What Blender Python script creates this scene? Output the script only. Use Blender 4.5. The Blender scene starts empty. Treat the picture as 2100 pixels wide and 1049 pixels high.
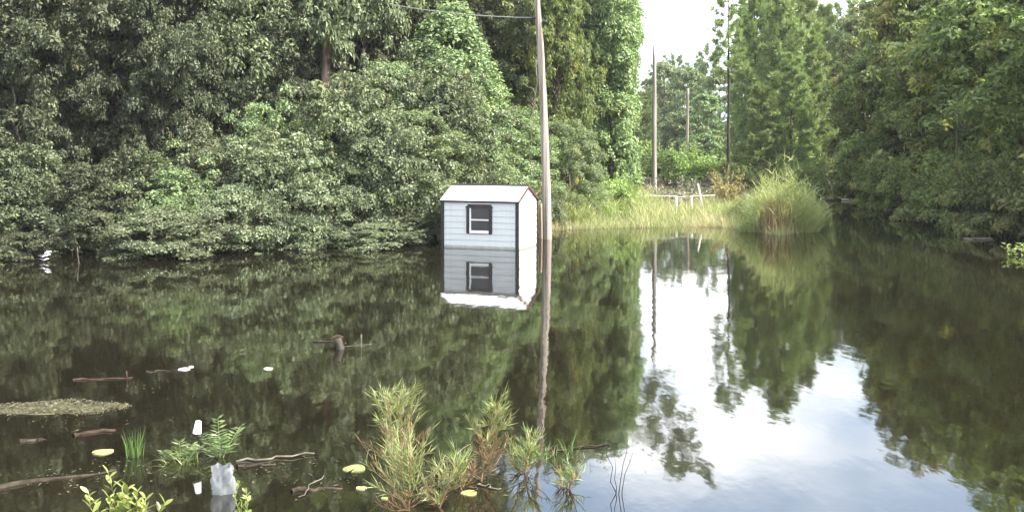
import bpy, math, random
import numpy as np
from mathutils import Vector

random.seed(7)
rng = np.random.default_rng(7)
scene = bpy.context.scene
C = scene.collection
R = math.radians

# ------------------------------------------------------------------ camera, sky, sun, exposure
F, HZ, H = 2100.0, 300.0, 3.5        # focal length in photo pixels, horizon row, eye height above the water
cd = bpy.data.cameras.new('camera'); cam = bpy.data.objects.new('camera', cd); C.objects.link(cam)
cam.location = (0, 0, H); cam.rotation_euler = (R(90), 0, 0)
cd.sensor_width = 36.0; cd.lens = 36.0 * F / 2100.0
cd.shift_y = -(524.5 - HZ) / 2100.0
cd.clip_start = 0.1; cd.clip_end = 3000
scene.camera = cam

SUN_EL, SUN_DIR = R(47), Vector((0.94, -0.27, 0)).normalized()
sd = bpy.data.lights.new('sun', 'SUN'); sun = bpy.data.objects.new('sun', sd); C.objects.link(sun)
sd.energy = 5.0; sd.angle = R(0.6); sd.color = (1.0, 0.94, 0.83)
tosun = Vector((SUN_DIR.x*math.cos(SUN_EL), SUN_DIR.y*math.cos(SUN_EL), math.sin(SUN_EL)))
sun.rotation_euler = tosun.to_track_quat('Z', 'Y').to_euler(); sun.location = (30, -10, 40)

world = bpy.data.worlds.new('World'); scene.world = world; world.use_nodes = True
nt = world.node_tree; nt.nodes.clear()
def N(tree, t, **kw):
    n = tree.nodes.new(t)
    for k, v in kw.items(): setattr(n, k, v)
    return n
wo = N(nt, 'ShaderNodeOutputWorld'); bg = N(nt, 'ShaderNodeBackground'); bg.inputs[1].default_value = 0.1
sky = N(nt, 'ShaderNodeTexSky', sky_type='NISHITA'); sky.sun_disc = False
sky.sun_elevation = SUN_EL; sky.sun_rotation = math.atan2(SUN_DIR.x, SUN_DIR.y)
sky.air_density = 1.0; sky.dust_density = 1.5
tc = N(nt, 'ShaderNodeTexCoord'); sep = N(nt, 'ShaderNodeSeparateXYZ'); nt.links.new(tc.outputs['Generated'], sep.inputs[0])
def M_(tree, op, a, b=None, clamp=False):
    n = N(tree, 'ShaderNodeMath', operation=op); n.use_clamp = clamp
    for i, v in enumerate((a, b)):
        if v is None: continue
        if isinstance(v, (int, float)): n.inputs[i].default_value = v
        else: tree.links.new(v, n.inputs[i])
    return n.outputs[0]
den = M_(nt, 'ADD', M_(nt, 'MAXIMUM', sep.outputs[2], 0.0), 0.22)
cx = M_(nt, 'DIVIDE', sep.outputs[0], den); cy = M_(nt, 'DIVIDE', sep.outputs[1], den)
cmb = N(nt, 'ShaderNodeCombineXYZ'); nt.links.new(cx, cmb.inputs[0]); nt.links.new(cy, cmb.inputs[1])
def wnoise(scale, off, detail=6, rough=0.55):
    mp = N(nt, 'ShaderNodeMapping'); mp.inputs['Location'].default_value = off
    nt.links.new(cmb.outputs[0], mp.inputs[0])
    n = N(nt, 'ShaderNodeTexNoise'); n.inputs['Scale'].default_value = scale; n.inputs['Detail'].default_value = detail
    n.inputs['Roughness'].default_value = rough; nt.links.new(mp.outputs[0], n.inputs['Vector'])
    return n.outputs[0]
def ramp(tree, val, stops, interp='EASE'):
    r = N(tree, 'ShaderNodeValToRGB'); cr = r.color_ramp; cr.interpolation = interp
    while len(cr.elements) < len(stops): cr.elements.new(0.5)
    for e, (p, c) in zip(cr.elements, stops): e.position = p; e.color = (*c, 1) if len(c) == 3 else c
    tree.links.new(val, r.inputs[0]); return r.outputs[0]
def mixc(tree, fac, a, b, blend='MIX'):
    m = N(tree, 'ShaderNodeMix', data_type='RGBA', blend_type=blend)
    for i, v in ((0, fac), (6, a), (7, b)):
        if isinstance(v, (int, float)): m.inputs[i].default_value = v
        elif isinstance(v, tuple): m.inputs[i].default_value = (*v, 1)
        else: tree.links.new(v, m.inputs[i])
    return m.outputs[2]
CLOUD_OFF = (0.0, 0.0, 0.0)
cover = ramp(nt, wnoise(1.3, (3.1, 0.4, 0)), [(0.36, (0, 0, 0)), (0.55, (1, 1, 1))])
thick = ramp(nt, wnoise(0.9, (1.25, 2.0, 2.0), 5, 0.5), [(0.47, (0, 0, 0)), (0.62, (1, 1, 1))])
cloudcol = mixc(nt, thick, (10.6, 10.8, 11.0), (3.7, 4.75, 6.4))
skycol = mixc(nt, 1.0, sky.outputs[0], (1.55, 1.5, 1.42), 'MULTIPLY')
nt.links.new(mixc(nt, cover, skycol, cloudcol), bg.inputs[0]); nt.links.new(bg.outputs[0], wo.inputs[0])

scene.view_settings.view_transform = 'Standard'; scene.view_settings.look = 'None'
scene.view_settings.exposure = 1.72; scene.view_settings.gamma = 1.0
scene.render.engine = 'CYCLES'
scene.cycles.max_bounces = 6; scene.cycles.diffuse_bounces = 3; scene.cycles.glossy_bounces = 3
scene.cycles.transmission_bounces = 3; scene.cycles.transparent_max_bounces = 4
scene.cycles.caustics_reflective = False; scene.cycles.caustics_refractive = False
scene.cycles.use_denoising = True

# ------------------------------------------------------------------ materials
def mat(name):
    m = bpy.data.materials.new(name); m.use_nodes = True; m.node_tree.nodes.clear()
    t = m.node_tree; out = N(t, 'ShaderNodeOutputMaterial'); return m, t, out
def bsdf(t, col, rough=0.6, spec=0.4, **kw):
    b = N(t, 'ShaderNodeBsdfPrincipled')
    if isinstance(col, tuple): b.inputs['Base Color'].default_value = (*col, 1)
    else: t.links.new(col, b.inputs['Base Color'])
    b.inputs['Roughness'].default_value = rough; b.inputs['Specular IOR Level'].default_value = spec
    for k, v in kw.items(): b.inputs[k].default_value = v
    return b
def noise(t, scale, detail=4, coord='Object', stretch=(1, 1, 1), rough=0.55):
    tcn = N(t, 'ShaderNodeTexCoord'); mp = N(t, 'ShaderNodeMapping'); mp.inputs['Scale'].default_value = stretch
    t.links.new(tcn.outputs[coord], mp.inputs[0])
    n = N(t, 'ShaderNodeTexNoise'); n.inputs['Scale'].default_value = scale; n.inputs['Detail'].default_value = detail
    n.inputs['Roughness'].default_value = rough
    t.links.new(mp.outputs[0], n.inputs['Vector']); return n.outputs[0]
def leafmat(name, dark, light, patch=None, trans=0.3, rough=0.45, spec=0.4, patch_scale=0.6, patch_at=0.6, vary=0.5):
    m, t, out = mat(name)
    g = N(t, 'ShaderNodeNewGeometry'); oi = N(t, 'ShaderNodeObjectInfo')
    c = mixc(t, g.outputs['Random Per Island'], dark, light)
    if patch:
        c = mixc(t, ramp(t, noise(t, patch_scale, 3), [(patch_at, (0, 0, 0)), (patch_at+0.12, (1, 1, 1))]), c, patch)
    hs = N(t, 'ShaderNodeHueSaturation'); t.links.new(c, hs.inputs['Color'])
    t.links.new(M_(t, 'ADD', M_(t, 'MULTIPLY', oi.outputs['Random'], vary), 1.0-vary*0.5), hs.inputs['Value'])
    t.links.new(M_(t, 'ADD', M_(t, 'MULTIPLY', oi.outputs['Random'], 0.03), 0.485), hs.inputs['Hue'])
    b = bsdf(t, hs.outputs[0], rough, spec)
    tr = N(t, 'ShaderNodeBsdfTranslucent')
    t.links.new(mixc(t, 1.0, hs.outputs[0], (1.15, 1.28, 0.8), 'MULTIPLY'), tr.inputs[0])
    mx = N(t, 'ShaderNodeMixShader'); mx.inputs[0].default_value = trans
    t.links.new(b.outputs[0], mx.inputs[1]); t.links.new(tr.outputs[0], mx.inputs[2]); t.links.new(mx.outputs[0], out.inputs[0])
    return m
def plain(name, c0, c1, scale=6, rough=0.7, spec=0.3, stretch=(1, 1, 1), bump=0.0, detail=5, **kw):
    m, t, out = mat(name)
    nz = noise(t, scale, detail, 'Object', stretch)
    b = bsdf(t, mixc(t, ramp(t, nz, [(0.3, (0, 0, 0)), (0.7, (1, 1, 1))]), c0, c1), rough, spec, **kw)
    if bump:
        bp = N(t, 'ShaderNodeBump'); bp.inputs['Strength'].default_value = 0.8; bp.inputs['Distance'].default_value = bump
        t.links.new(nz, bp.inputs['Height']); t.links.new(bp.outputs[0], b.inputs['Normal'])
    t.links.new(b.outputs[0], out.inputs[0]); return m

MT = {}
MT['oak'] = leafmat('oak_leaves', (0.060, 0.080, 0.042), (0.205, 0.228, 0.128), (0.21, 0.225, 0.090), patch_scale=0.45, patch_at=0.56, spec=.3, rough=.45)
MT['shade'] = leafmat('shade_tinted_leaves', (0.038, 0.052, 0.029), (0.145, 0.162, 0.094), (0.17, 0.17, 0.07), patch_scale=0.45, patch_at=0.58, spec=.3, rough=.45)  # oak leaf colour darkened to stand in for the shade inside the wood
MT['oak_right'] = leafmat('oak_leaves_dull', (0.085, 0.115, 0.042), (0.25, 0.29, 0.11), (0.33, 0.30, 0.11), patch_scale=0.42, patch_at=0.55, spec=.3, trans=.48)
MT['shrub'] = leafmat('shrub_leaves', (0.065, 0.088, 0.047), (0.245, 0.275, 0.162), (0.20, 0.235, 0.10), patch_scale=0.7, patch_at=0.6, spec=0.35)
MT['vine'] = leafmat('vine_leaves', (0.090, 0.128, 0.056), (0.260, 0.325, 0.155), (0.24, 0.28, 0.115), patch_scale=0.5, patch_at=0.55)
MT['column'] = leafmat('creeper_leaves', (0.120, 0.175, 0.070), (0.27, 0.355, 0.150), (0.29, 0.32, 0.14), patch_scale=0.4, patch_at=0.55, vary=0.25)
MT['pine'] = leafmat('pine_needles', (0.130, 0.180, 0.062), (0.33, 0.40, 0.15), None, trans=0.2, vary=0.4)
MT['far'] = leafmat('distant_leaves', (0.095, 0.140, 0.060), (0.22, 0.285, 0.115), (0.30, 0.31, 0.11), patch_scale=0.3, patch_at=0.58, vary=0.4)
MT['grass'] = leafmat('bank_grass_blades', (0.24, 0.28, 0.105), (0.46, 0.45, 0.24), (0.48, 0.42, 0.26), trans=0.3, patch_scale=0.5, patch_at=0.5, vary=0.1)
MT['reed'] = leafmat('reed_blades', (0.23, 0.29, 0.11), (0.44, 0.47, 0.21), (0.44, 0.38, 0.19), trans=0.35, patch_scale=0.8, patch_at=0.6, vary=0.1)
MT['reedstem'] = leafmat('reed_stems', (0.20, 0.12, 0.06), (0.36, 0.25, 0.14), None, trans=0.1, vary=0.1)
MT['rust'] = leafmat('autumn_leaves', (0.22, 0.17, 0.06), (0.46, 0.42, 0.17), None, trans=0.3, vary=0.1)
MT['brush'] = leafmat('dry_brush', (0.15, 0.15, 0.10), (0.32, 0.31, 0.22), None, trans=0.1, vary=0.1)
MT['willow'] = leafmat('willow_leaves', (0.19, 0.28, 0.075), (0.36, 0.46, 0.15), None, trans=0.3, vary=0.2)
MT['fennel'] = leafmat('fennel_leaves', (0.125, 0.160, 0.052), (0.33, 0.375, 0.155), None, trans=0.3, vary=0.2)
MT['fennel_dry'] = leafmat('fennel_dry_leaves', (0.15, 0.095, 0.05), (0.27, 0.185, 0.10), None, trans=0.2, vary=0.2)
MT['fern'] = leafmat('fern_leaves', (0.080, 0.115, 0.042), (0.20, 0.25, 0.105), None, trans=0.3, vary=0.2)
MT['blade'] = leafmat('water_grass', (0.07, 0.14, 0.035), (0.16, 0.26, 0.08), None, trans=0.3, vary=0.3)
MT['oval'] = leafmat('oval_leaves', (0.20, 0.24, 0.055), (0.32, 0.35, 0.10), None, trans=0.3, rough=0.35, vary=0.7)
MT['pad'] = leafmat('lily_pads', (0.27, 0.31, 0.11), (0.38, 0.40, 0.17), None, trans=0.1, rough=0.35, vary=0.5)
MT['weed'] = leafmat('weed_bits', (0.040, 0.040, 0.018), (0.13, 0.12, 0.062), None, trans=0.1, vary=0.2)
MT['bark'] = plain('bark', (0.045, 0.036, 0.028), (0.13, 0.105, 0.085), 5, 0.9, 0.1, (1, 1, 0.25), 0.02)
MT['bark_pale'] = plain('pine_bark', (0.13, 0.090, 0.070), (0.32, 0.235, 0.195), 5, 0.9, 0.1, (1, 1, 0.25), 0.02)
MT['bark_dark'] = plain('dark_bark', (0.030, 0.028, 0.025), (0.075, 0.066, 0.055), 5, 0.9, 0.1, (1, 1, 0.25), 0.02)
MT['pole'] = plain('weathered_pole_timber', (0.12, 0.092, 0.072), (0.42, 0.375, 0.33), 9, 0.85, 0.1, (1.5, 1.5, 0.035), 0.01)
MT['pole_dark'] = plain('dark_pole_timber', (0.16, 0.14, 0.125), (0.40, 0.37, 0.34), 7, 0.8, 0.2, (1.6, 1.6, 0.05), 0.004)
MT['wire'] = plain('wire_sheath', (0.25, 0.26, 0.25), (0.32, 0.33, 0.32), 5, 0.5)
MT['black'] = plain('black_trim', (0.008, 0.008, 0.009), (0.018, 0.018, 0.02), 9, 0.5, 0.4)
m, t, out = mat('pale_siding_paint')
tcs = N(t, 'ShaderNodeTexCoord'); sps = N(t, 'ShaderNodeSeparateXYZ'); t.links.new(tcs.outputs['Object'], sps.inputs[0])
edge = M_(t, 'ADD', M_(t, 'MULTIPLY', sps.outputs[2], 4.2), M_(t, 'MULTIPLY', noise(t, 4.0, 5, 'Object', (1, 1, .35)), 0.55))
stain = ramp(t, edge, [(0.28, (.75, .75, .75)), (0.75, (0, 0, 0))])
pc = mixc(t, noise(t, 2.5, 5, 'Object', (.5, .5, 6.0)), (0.52, 0.545, 0.545), (0.64, 0.66, 0.655))
streak = ramp(t, noise(t, 9.0, 4, 'Object', (1, 1, .06)), [(.52, (0, 0, 0)), (.8, (.35, .35, .35))])
pc = mixc(t, streak, pc, (0.40, 0.40, 0.37))
b = bsdf(t, mixc(t, stain, pc, (0.27, 0.255, 0.20)), 0.6, 0.3); t.links.new(b.outputs[0], out.inputs[0]); MT['siding'] = m
MT['white'] = plain('white_paint', (0.74, 0.73, 0.72), (0.82, 0.81, 0.80), 4, 0.5, 0.4)
MT['roof'] = plain('white_roof_metal', (0.78, 0.78, 0.78), (0.86, 0.86, 0.86), 3, 0.4, 0.5)
MT['brown'] = plain('brown_trim', (0.06, 0.028, 0.024), (0.11, 0.055, 0.046), 6, 0.6)
MT['tan'] = plain('tan_timber', (0.25, 0.18, 0.11), (0.46, 0.36, 0.26), 7, 0.85, 0.2, (1.5, 1.5, 0.1))
MT['palewood'] = plain('bleached_wood', (0.45, 0.42, 0.34), (0.68, 0.64, 0.55), 6, 0.8, 0.2, (1, 1, 0.3))
MT['driftwood'] = plain('wet_driftwood', (0.022, 0.017, 0.012), (0.070, 0.056, 0.043), 7, 0.85, 0.12, (1, 1, 1), 0.004)
MT['greystick'] = plain('grey_driftwood', (0.07, 0.06, 0.048), (0.17, 0.15, 0.125), 7, 0.85, 0.12, (1, 1, 1), 0.003)
MT['redwood'] = plain('reddish_bark', (0.026, 0.017, 0.012), (0.070, 0.047, 0.036), 7, 0.85, 0.12)
MT['foam'] = plain('white_foam', (0.80, 0.80, 0.78), (0.88, 0.88, 0.86), 5, 0.6, 0.3)
m, t, out = mat('window_glass'); b = bsdf(t, (0.018, 0.022, 0.022), 0.08, 0.5); t.links.new(b.outputs[0], out.inputs[0]); MT['glass'] = m
m, t, out = mat('cloudy_plastic'); b = bsdf(t, (0.36, 0.38, 0.40), 0.25, 0.5); tr = N(t, 'ShaderNodeBsdfTranslucent'); tr.inputs[0].default_value = (.36, .38, .41, 1)
tp = N(t, 'ShaderNodeBsdfTransparent'); mx = N(t, 'ShaderNodeMixShader'); mx.inputs[0].default_value = 0.4; t.links.new(b.outputs[0], mx.inputs[1]); t.links.new(tr.outputs[0], mx.inputs[2])
mx2 = N(t, 'ShaderNodeMixShader'); mx2.inputs[0].default_value = 0.4; t.links.new(mx.outputs[0], mx2.inputs[1]); t.links.new(tp.outputs[0], mx2.inputs[2]); t.links.new(mx2.outputs[0], out.inputs[0]); MT['plastic'] = m
# forest soil and leaf litter
MT['soil'] = plain('soil_and_leaf_litter', (0.020, 0.017, 0.011), (0.055, 0.045, 0.028), 2.2, 0.95, 0.1, (1, 1, 1), 0.03, 8)
# still, tea-coloured flood water
m, t, out = mat('flood_water')
b = bsdf(t, mixc(t, noise(t, 0.35, 3), (0.006, 0.005, 0.0028), (0.010, 0.0085, 0.0045)), 0.035, 0.5); b.inputs['IOR'].default_value = 2.6
n1 = noise(t, 1.1, 3, 'Object', (1.0, 0.45, 1)); n2 = noise(t, 6.0, 2, 'Object', (1.0, 0.5, 1))
bp = N(t, 'ShaderNodeBump'); bp.inputs['Strength'].default_value = 1.0; bp.inputs['Distance'].default_value = 0.0045
t.links.new(M_(t, 'ADD', n1, M_(t, 'MULTIPLY', n2, 0.16)), bp.inputs['Height']); t.links.new(bp.outputs[0], b.inputs['Normal'])
t.links.new(b.outputs[0], out.inputs[0]); MT['water'] = m

# ------------------------------------------------------------------ helpers
def X(px, d): return (px - 1050.0) / F * d
def Z(py, d): return H - (py - HZ) / F * d
def D(py): return F * H / (py - HZ)          # distance of a point of the water surface
def mesh(name, V, Q, material, smooth=False):
    V = np.asarray(V, np.float32).reshape(-1, 3); Q = np.asarray(Q, np.int32); k = Q.shape[1]
    me = bpy.data.meshes.new(name)
    me.vertices.add(len(V)); me.vertices.foreach_set('co', V.ravel())
    me.loops.add(Q.size); me.loops.foreach_set('vertex_index', Q.ravel())
    me.polygons.add(len(Q)); me.polygons.foreach_set('loop_start', np.arange(0, Q.size, k, dtype=np.int32))
    me.polygons.foreach_set('use_smooth', np.full(len(Q), bool(smooth)))
    me.update(calc_edges=True); me.validate(); me.materials.append(MT[material] if isinstance(material, str) else material); return me
def obj(name, me, parent=None, loc=(0, 0, 0), rot=(0, 0, 0), scl=(1, 1, 1)):
    o = bpy.data.objects.new(name, me); C.objects.link(o); o.location = loc; o.rotation_euler = rot; o.scale = scl
    if parent is not None: o.parent = parent
    return o
def tag(o, label, cat, group=None, kind=None):
    if label: o['label'] = label
    if cat: o['category'] = cat
    if group: o['group'] = group
    if kind: o['kind'] = kind
    return o
def empty(name, loc, rz=0.0, scl=(1, 1, 1)):
    o = bpy.data.objects.new(name, None); C.objects.link(o); o.location = loc; o.rotation_euler = (0, 0, rz); o.scale = scl
    o.empty_display_size = 0.3; return o
def unit(a): return a / np.maximum(np.linalg.norm(a, axis=-1, keepdims=True), 1e-9)
class G:                                      # collects quads
    def __init__(s): s.V = []; s.Q = []; s.n = 0
    def add(s, V, Q):
        V = np.asarray(V, float).reshape(-1, 3); s.V.append(V); s.Q.append(np.asarray(Q, np.int64) + s.n); s.n += len(V); return s
    def tube(s, P, r, sides=7, wob=0.0, cap=True):
        P = np.asarray(P, float); r = np.broadcast_to(np.asarray(r, float), (len(P),)); k = len(P)
        T = unit(np.gradient(P, axis=0)); ref = np.array([0.13, 0.99, 0.05]) if abs(T[0][2]) > 0.6 else np.array([0.05, 0.1, 1.0])
        A = unit(np.cross(T, ref)); B = np.cross(T, A)
        th = np.arange(sides) * 2*np.pi/sides
        rr = r[:, None] * (1 + wob*rng.normal(size=(k, sides)))
        V = P[:, None] + rr[..., None] * (np.cos(th)[None, :, None]*A[:, None] + np.sin(th)[None, :, None]*B[:, None])
        i = np.arange(k-1)[:, None]*sides; j = np.arange(sides)[None]; j2 = (j+1) % sides
        Q = np.stack([i+j, i+j2, i+j2+sides, i+j+sides], -1).reshape(-1, 4)
        V = V.reshape(-1, 3)
        if cap:
            V = np.vstack([V, P[-1:], P[:1]]); c = len(V)-2; e = (k-1)*sides
            Q = np.vstack([Q] + [[[e+a, e+(a+1) % sides, e+(a+2) % sides, c]] for a in range(0, sides-1, 2)])
        return s.add(V, Q)
    def blades(s, P, T, Nn, L, W):            # one folded diamond each: base P, axis T, face normal N
        T = unit(T); B = unit(np.cross(Nn, T)); Nv = np.cross(T, B); L = np.broadcast_to(L, (len(P),))[:, None]; W = np.broadcast_to(W, (len(P),))[:, None]
        V = np.stack([P, P+T*L*0.45+B*W*0.5+Nv*W*0.12, P+T*L-Nv*L*0.08, P+T*L*0.45-B*W*0.5+Nv*W*0.12], 1)
        return s.add(V.reshape(-1, 3), np.arange(len(P)*4).reshape(-1, 4))
    def arcs(s, P, dirs, L, W, droop, seg=3):  # long bending grass blades, tapering
        n = len(P); dirs = unit(dirs); L = np.broadcast_to(L, (n,)); W = np.broadcast_to(W, (n,))
        side = unit(np.cross(dirs, rng.normal(size=(n, 3)))); V = []
        hor = dirs * np.array([1, 1, 0]); hor = unit(hor + rng.normal(size=(n, 3))*0.05*np.array([1, 1, 0]))
        for k in range(seg+1):
            t_ = k/seg; c = P + dirs*(L*t_)[:, None] + (hor*0.6 + np.array([0, 0, -0.75]))*(L*droop*t_**2.2)[:, None]
            w = (W*(1-0.92*t_))[:, None]*0.5
            V += [c-side*w, c+side*w]
        V = np.stack(V, 1); m_ = 2*(seg+1); base = (np.arange(n)*m_)[:, None]
        Q = np.concatenate([base + np.array([[2*k, 2*k+1, 2*k+3, 2*k+2]]) for k in range(seg)], 0)
        return s.add(V.reshape(-1, 3), Q)
    def box(s, lo, hi):
        (a, b, c), (d, e, f) = lo, hi
        V = [(a,b,c),(d,b,c),(d,e,c),(a,e,c),(a,b,f),(d,b,f),(d,e,f),(a,e,f)]
        return s.add(V, [[0,3,2,1],[4,5,6,7],[0,1,5,4],[1,2,6,5],[2,3,7,6],[3,0,4,7]])
    def mesh(s, name, material, smooth=False): return mesh(name, np.vstack(s.V), np.vstack(s.Q), material, smooth)

# ------------------------------------------------------------------ prototype plants
def clump_leaves(g, ctr, rad, n, size, aspect=0.55, up=0.55, flat=0.65):
    """n leaves on the shell of a flattened clump"""
    d = unit(rng.normal(size=(n, 3))); d[:, 2] = np.where(d[:, 2] < -0.3, -d[:, 2], d[:, 2])
    rr = rad * (0.35 + 0.65*rng.random(n)**0.5)
    P = ctr + d*rr[:, None]*np.array([1, 1, flat])
    Nn = unit(d*0.75 + np.array([0, 0, up]) + rng.normal(size=(n, 3))*0.42)
    T = unit(np.cross(Nn, rng.normal(size=(n, 3)))); T[:, 2] -= 0.25
    L = size*(0.65+0.7*rng.random(n)); g.blades(P, T, Nn, L, L*aspect)
def path(a, b, k=5, wob=0.15, sag=0.0):
    a, b = np.array(a, float), np.array(b, float); t_ = np.linspace(0, 1, k)[:, None]
    P = a + (b-a)*t_; P[1:-1] += rng.normal(size=(k-2, 3))*wob; P[:, 2] += sag*np.sin(np.pi*t_[:, 0]); return P
def reseed(k):
    global rng
    rng = np.random.default_rng(k)
def broadleaf(h, z0, rad, nclump, leaves, size, crad, material, bark='bark', trunk_r=0.2, shell=0.55, shape='dome', limbs=22, lean=0.4, flat=0.65, up=0.55, base=-0.8, aspect=.55, boughs=0, plate=.26):
    g = G(); w = G()
    top = np.array([rng.normal()*lean, rng.normal()*lean, h*0.86])
    tp = path((0, 0, base), top, 9, 0.10)
    w.tube(tp, np.linspace(trunk_r*1.15, trunk_r*0.25, 9), 9, 0.05)
    ctrs = []
    for i in range(nclump):
        u = rng.random(); z = z0 + (h-z0)*u
        if shape == 'dome': prof = math.sqrt(max(0.05, 1-(max(0, (u-0.35))/0.68)**2)) * (0.75+0.25*min(1, u/0.35))
        elif shape == 'cone': prof = max(0.10, (1-u)**0.75)
        elif shape == 'column': prof = 0.85 + 0.15*math.sin(9*u) if u < 0.9 else 0.6
        else: prof = 1
        r = rad*prof*(shell+(1-shell)*rng.random())*(0.85+0.3*rng.random()); a = rng.random()*2*math.pi
        ax = top*min(1, z/h)
        ctrs.append((ax[0]+r*math.cos(a), ax[1]+r*math.sin(a), z))
    ctrs = np.array(ctrs)
    for c in ctrs:
        if boughs:                            # each bough is a flattened plate of small clumps with gaps to its neighbours
            R_ = crad*(0.75+0.7*rng.random()); od = unit(np.array([c[0]-top[0]*c[2]/h, c[1]-top[1]*c[2]/h, 0.0]))
            for _ in range(boughs):
                q = rng.normal(size=3)*np.array([.55, .55, plate])*R_; q[2] -= 0.18*max(0.0, float(q@od))
                clump_leaves(g, c+q, 0.34*R_*(0.6+0.8*rng.random()), int(leaves*(0.5+rng.random())), size*(.75+.5*rng.random()), aspect, up, flat)
        else: clump_leaves(g, c, crad*(0.6+0.8*rng.random()), int(leaves*(0.6+0.8*rng.random())), size*(.75+.5*rng.random()), aspect, up, flat)
    for c in ctrs[rng.choice(len(ctrs), min(limbs, len(ctrs)), replace=False)]:
        zb = max(0.3, min(c[2]*0.75, c[2]-0.5)); f_ = np.clip((zb-base)/(top[2]-base), 0, 1); s0 = np.array([np.interp(f_, np.linspace(0, 1, 9), tp[:, i]) for i in range(3)])
        w.tube(path(s0, c, 5, 0.08, 0.15), np.linspace(trunk_r*0.38*(1-0.6*f_), 0.015, 5), 5)
    return [('trunk', w.mesh('trunk', bark, True)), ('crown', g.mesh('crown', material))]
def shrub(h, rad, nclump, leaves, size, crad, material, bark='bark'):
    g = G(); w = G(); 
    for i in range(nclump):
        u = rng.random()**0.8; a = rng.random()*2*math.pi; z = 0.15 + (h-0.3)*u
        r = rad*math.sqrt(max(0.04, 1-u**1.8))*(0.45+0.55*rng.random()**0.5)
        c = np.array([r*math.cos(a), r*math.sin(a), z]); clump_leaves(g, c, crad*(0.5+1.0*rng.random()), leaves, size*(.7+.6*rng.random()), 0.5, 0.45, 0.6)
        if i % 5 == 0: w.tube(path((rng.normal()*.12, rng.normal()*.12, -0.9), c, 5, 0.06, 0.1), np.linspace(0.035, 0.008, 5), 5)
    for _ in range(44):                       # stray shoots break the outline
        a = rng.random()*6.283; b = np.array([math.cos(a)*rad*.7, math.sin(a)*rad*.7, h*(0.4+.5*rng.random())]); tip = b + np.array([math.cos(a)*.7, math.sin(a)*.7, .2+.9*rng.random()])
        w.tube(path(b*0.6, tip, 4, 0.03), np.linspace(0.012, 0.004, 4), 4)
        n = 26; tt = rng.random(n)[:, None]; P = b + (tip-b)*tt; g.blades(P, unit(rng.normal(size=(n, 3))+[0, 0, .3]), unit(rng.normal(size=(n, 3))+[0, 0, .8]), size*(.7+.5*rng.random(n)), size*.45)
    return [('trunk', w.mesh('trunk', bark, True)), ('crown', g.mesh('crown', material))]
def pine(h, z0, rad, nbranch, tufts, material, bark='bark', trunk_r=0.16, nl=0.34, nw=0.05, needles=15, top=0.25, bend=(0, 0), bexp=1.7, loose=.22):
    g = G(); w = G(); k = 12; zz = np.linspace(-0.8, h, k)
    tp = np.stack([bend[0]*(np.maximum(zz, 0)/h)**bexp, bend[1]*(np.maximum(zz, 0)/h)**bexp, zz], 1); tp[:, :2] += rng.normal(size=(k, 2))*0.03
    w.tube(tp, np.linspace(trunk_r*1.1, 0.03, k), 9, 0.04)
    for i in range(nbranch):
        u = (i+rng.random())/nbranch; z = z0+(h-z0)*u; a = i*2.4+rng.random()
        L = rad*((1-u)**0.8*(1-top)+top)*(0.65+0.5*rng.random())*(0.55+0.45*min(1, u/0.2+.3))
        s0 = np.array([np.interp(z, zz, tp[:, 0]), np.interp(z, zz, tp[:, 1]), z]); rise = L*(0.05+0.55*u)*(0.6+0.8*rng.random())
        e = s0 + np.array([math.cos(a)*L, math.sin(a)*L, rise]); bpth = path(s0, e, 5, 0.06, -0.12*L*0.6); bpth[-1] = e
        w.tube(bpth, np.linspace(0.035, 0.008, 5), 4)
        for j in range(tufts):
            f_ = 0.3+0.7*rng.random()**0.7; c = np.array([np.interp(f_, np.linspace(0, 1, 5), bpth[:, q]) for q in range(3)]) + rng.normal(size=3)*np.array([loose, loose, loose*.5])*L*0.35
            n = needles; d = unit(rng.normal(size=(n, 3))+np.array([math.cos(a)*.6, math.sin(a)*.6, .75]))
            g.blades(np.repeat(c[None], n, 0), d, rng.normal(size=(n, 3)), nl*(.7+.6*rng.random(n)), nw)
    return [('trunk', w.mesh('trunk', bark, True)), ('crown', g.mesh('crown', material))]
def place(proto, name, loc, rz, scl, label, cat, group=None):
    if isinstance(scl, (int, float)): scl = (scl, scl, scl)
    o = empty(name, loc, rz, scl); tag(o, label, cat, group)
    for pn, me in proto: obj(pn, me, o)
    return o

# ------------------------------------------------------------------ terrain and water
bank_u = np.array([-900, -400, 0, 400, 880, 1130, 1300, 1480, 1540, 1600, 1665, 1700, 1745, 1775, 1850, 1950, 2100, 2400, 3000.])
bank_d = np.array([24, 27, 30.5, 33, 36.5, 43.5, 45, 45.5, 43, 41, 43, 130, 130, 62, 52, 45, 39, 31, 22.])
def ground(x, y):
    x = np.asarray(x, float); y = np.asarray(y, float)
    u = 1050 + F*x/np.maximum(y, 5.0); db = np.interp(u, bank_u, bank_d)
    t_ = np.clip((y-db)/3.0, -1, 1); z = -0.35 + 0.5*t_
    z = np.where((u < 1130), -0.35+0.42*t_, z)       # the wood behind the shed stands barely above the flood
    z = z + 0.05*np.sin(x*1.3+y*0.7)*np.cos(x*0.6-y*1.1)
    z = np.where(y < 15, -0.8, z); near = np.clip((7.6-y)/1.5, 0, 1); z = z + near*0.95
    return np.where(y > 90, np.maximum(z, np.where((u > 1690) & (u < 1750) & (y < 130), z, 0.25)), z)
xs = np.concatenate([np.linspace(-900, -70, 12)[:-1], np.linspace(-70, 70, 141), np.linspace(70, 900, 12)[1:]])
ys = np.concatenate([np.linspace(-400, 0, 8)[:-1], np.linspace(0, 140, 141), np.linspace(140, 1600, 14)[1:]])
GX, GY = np.meshgrid(xs, ys); GZ = ground(GX, GY); nx, ny = len(xs), len(ys)
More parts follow.
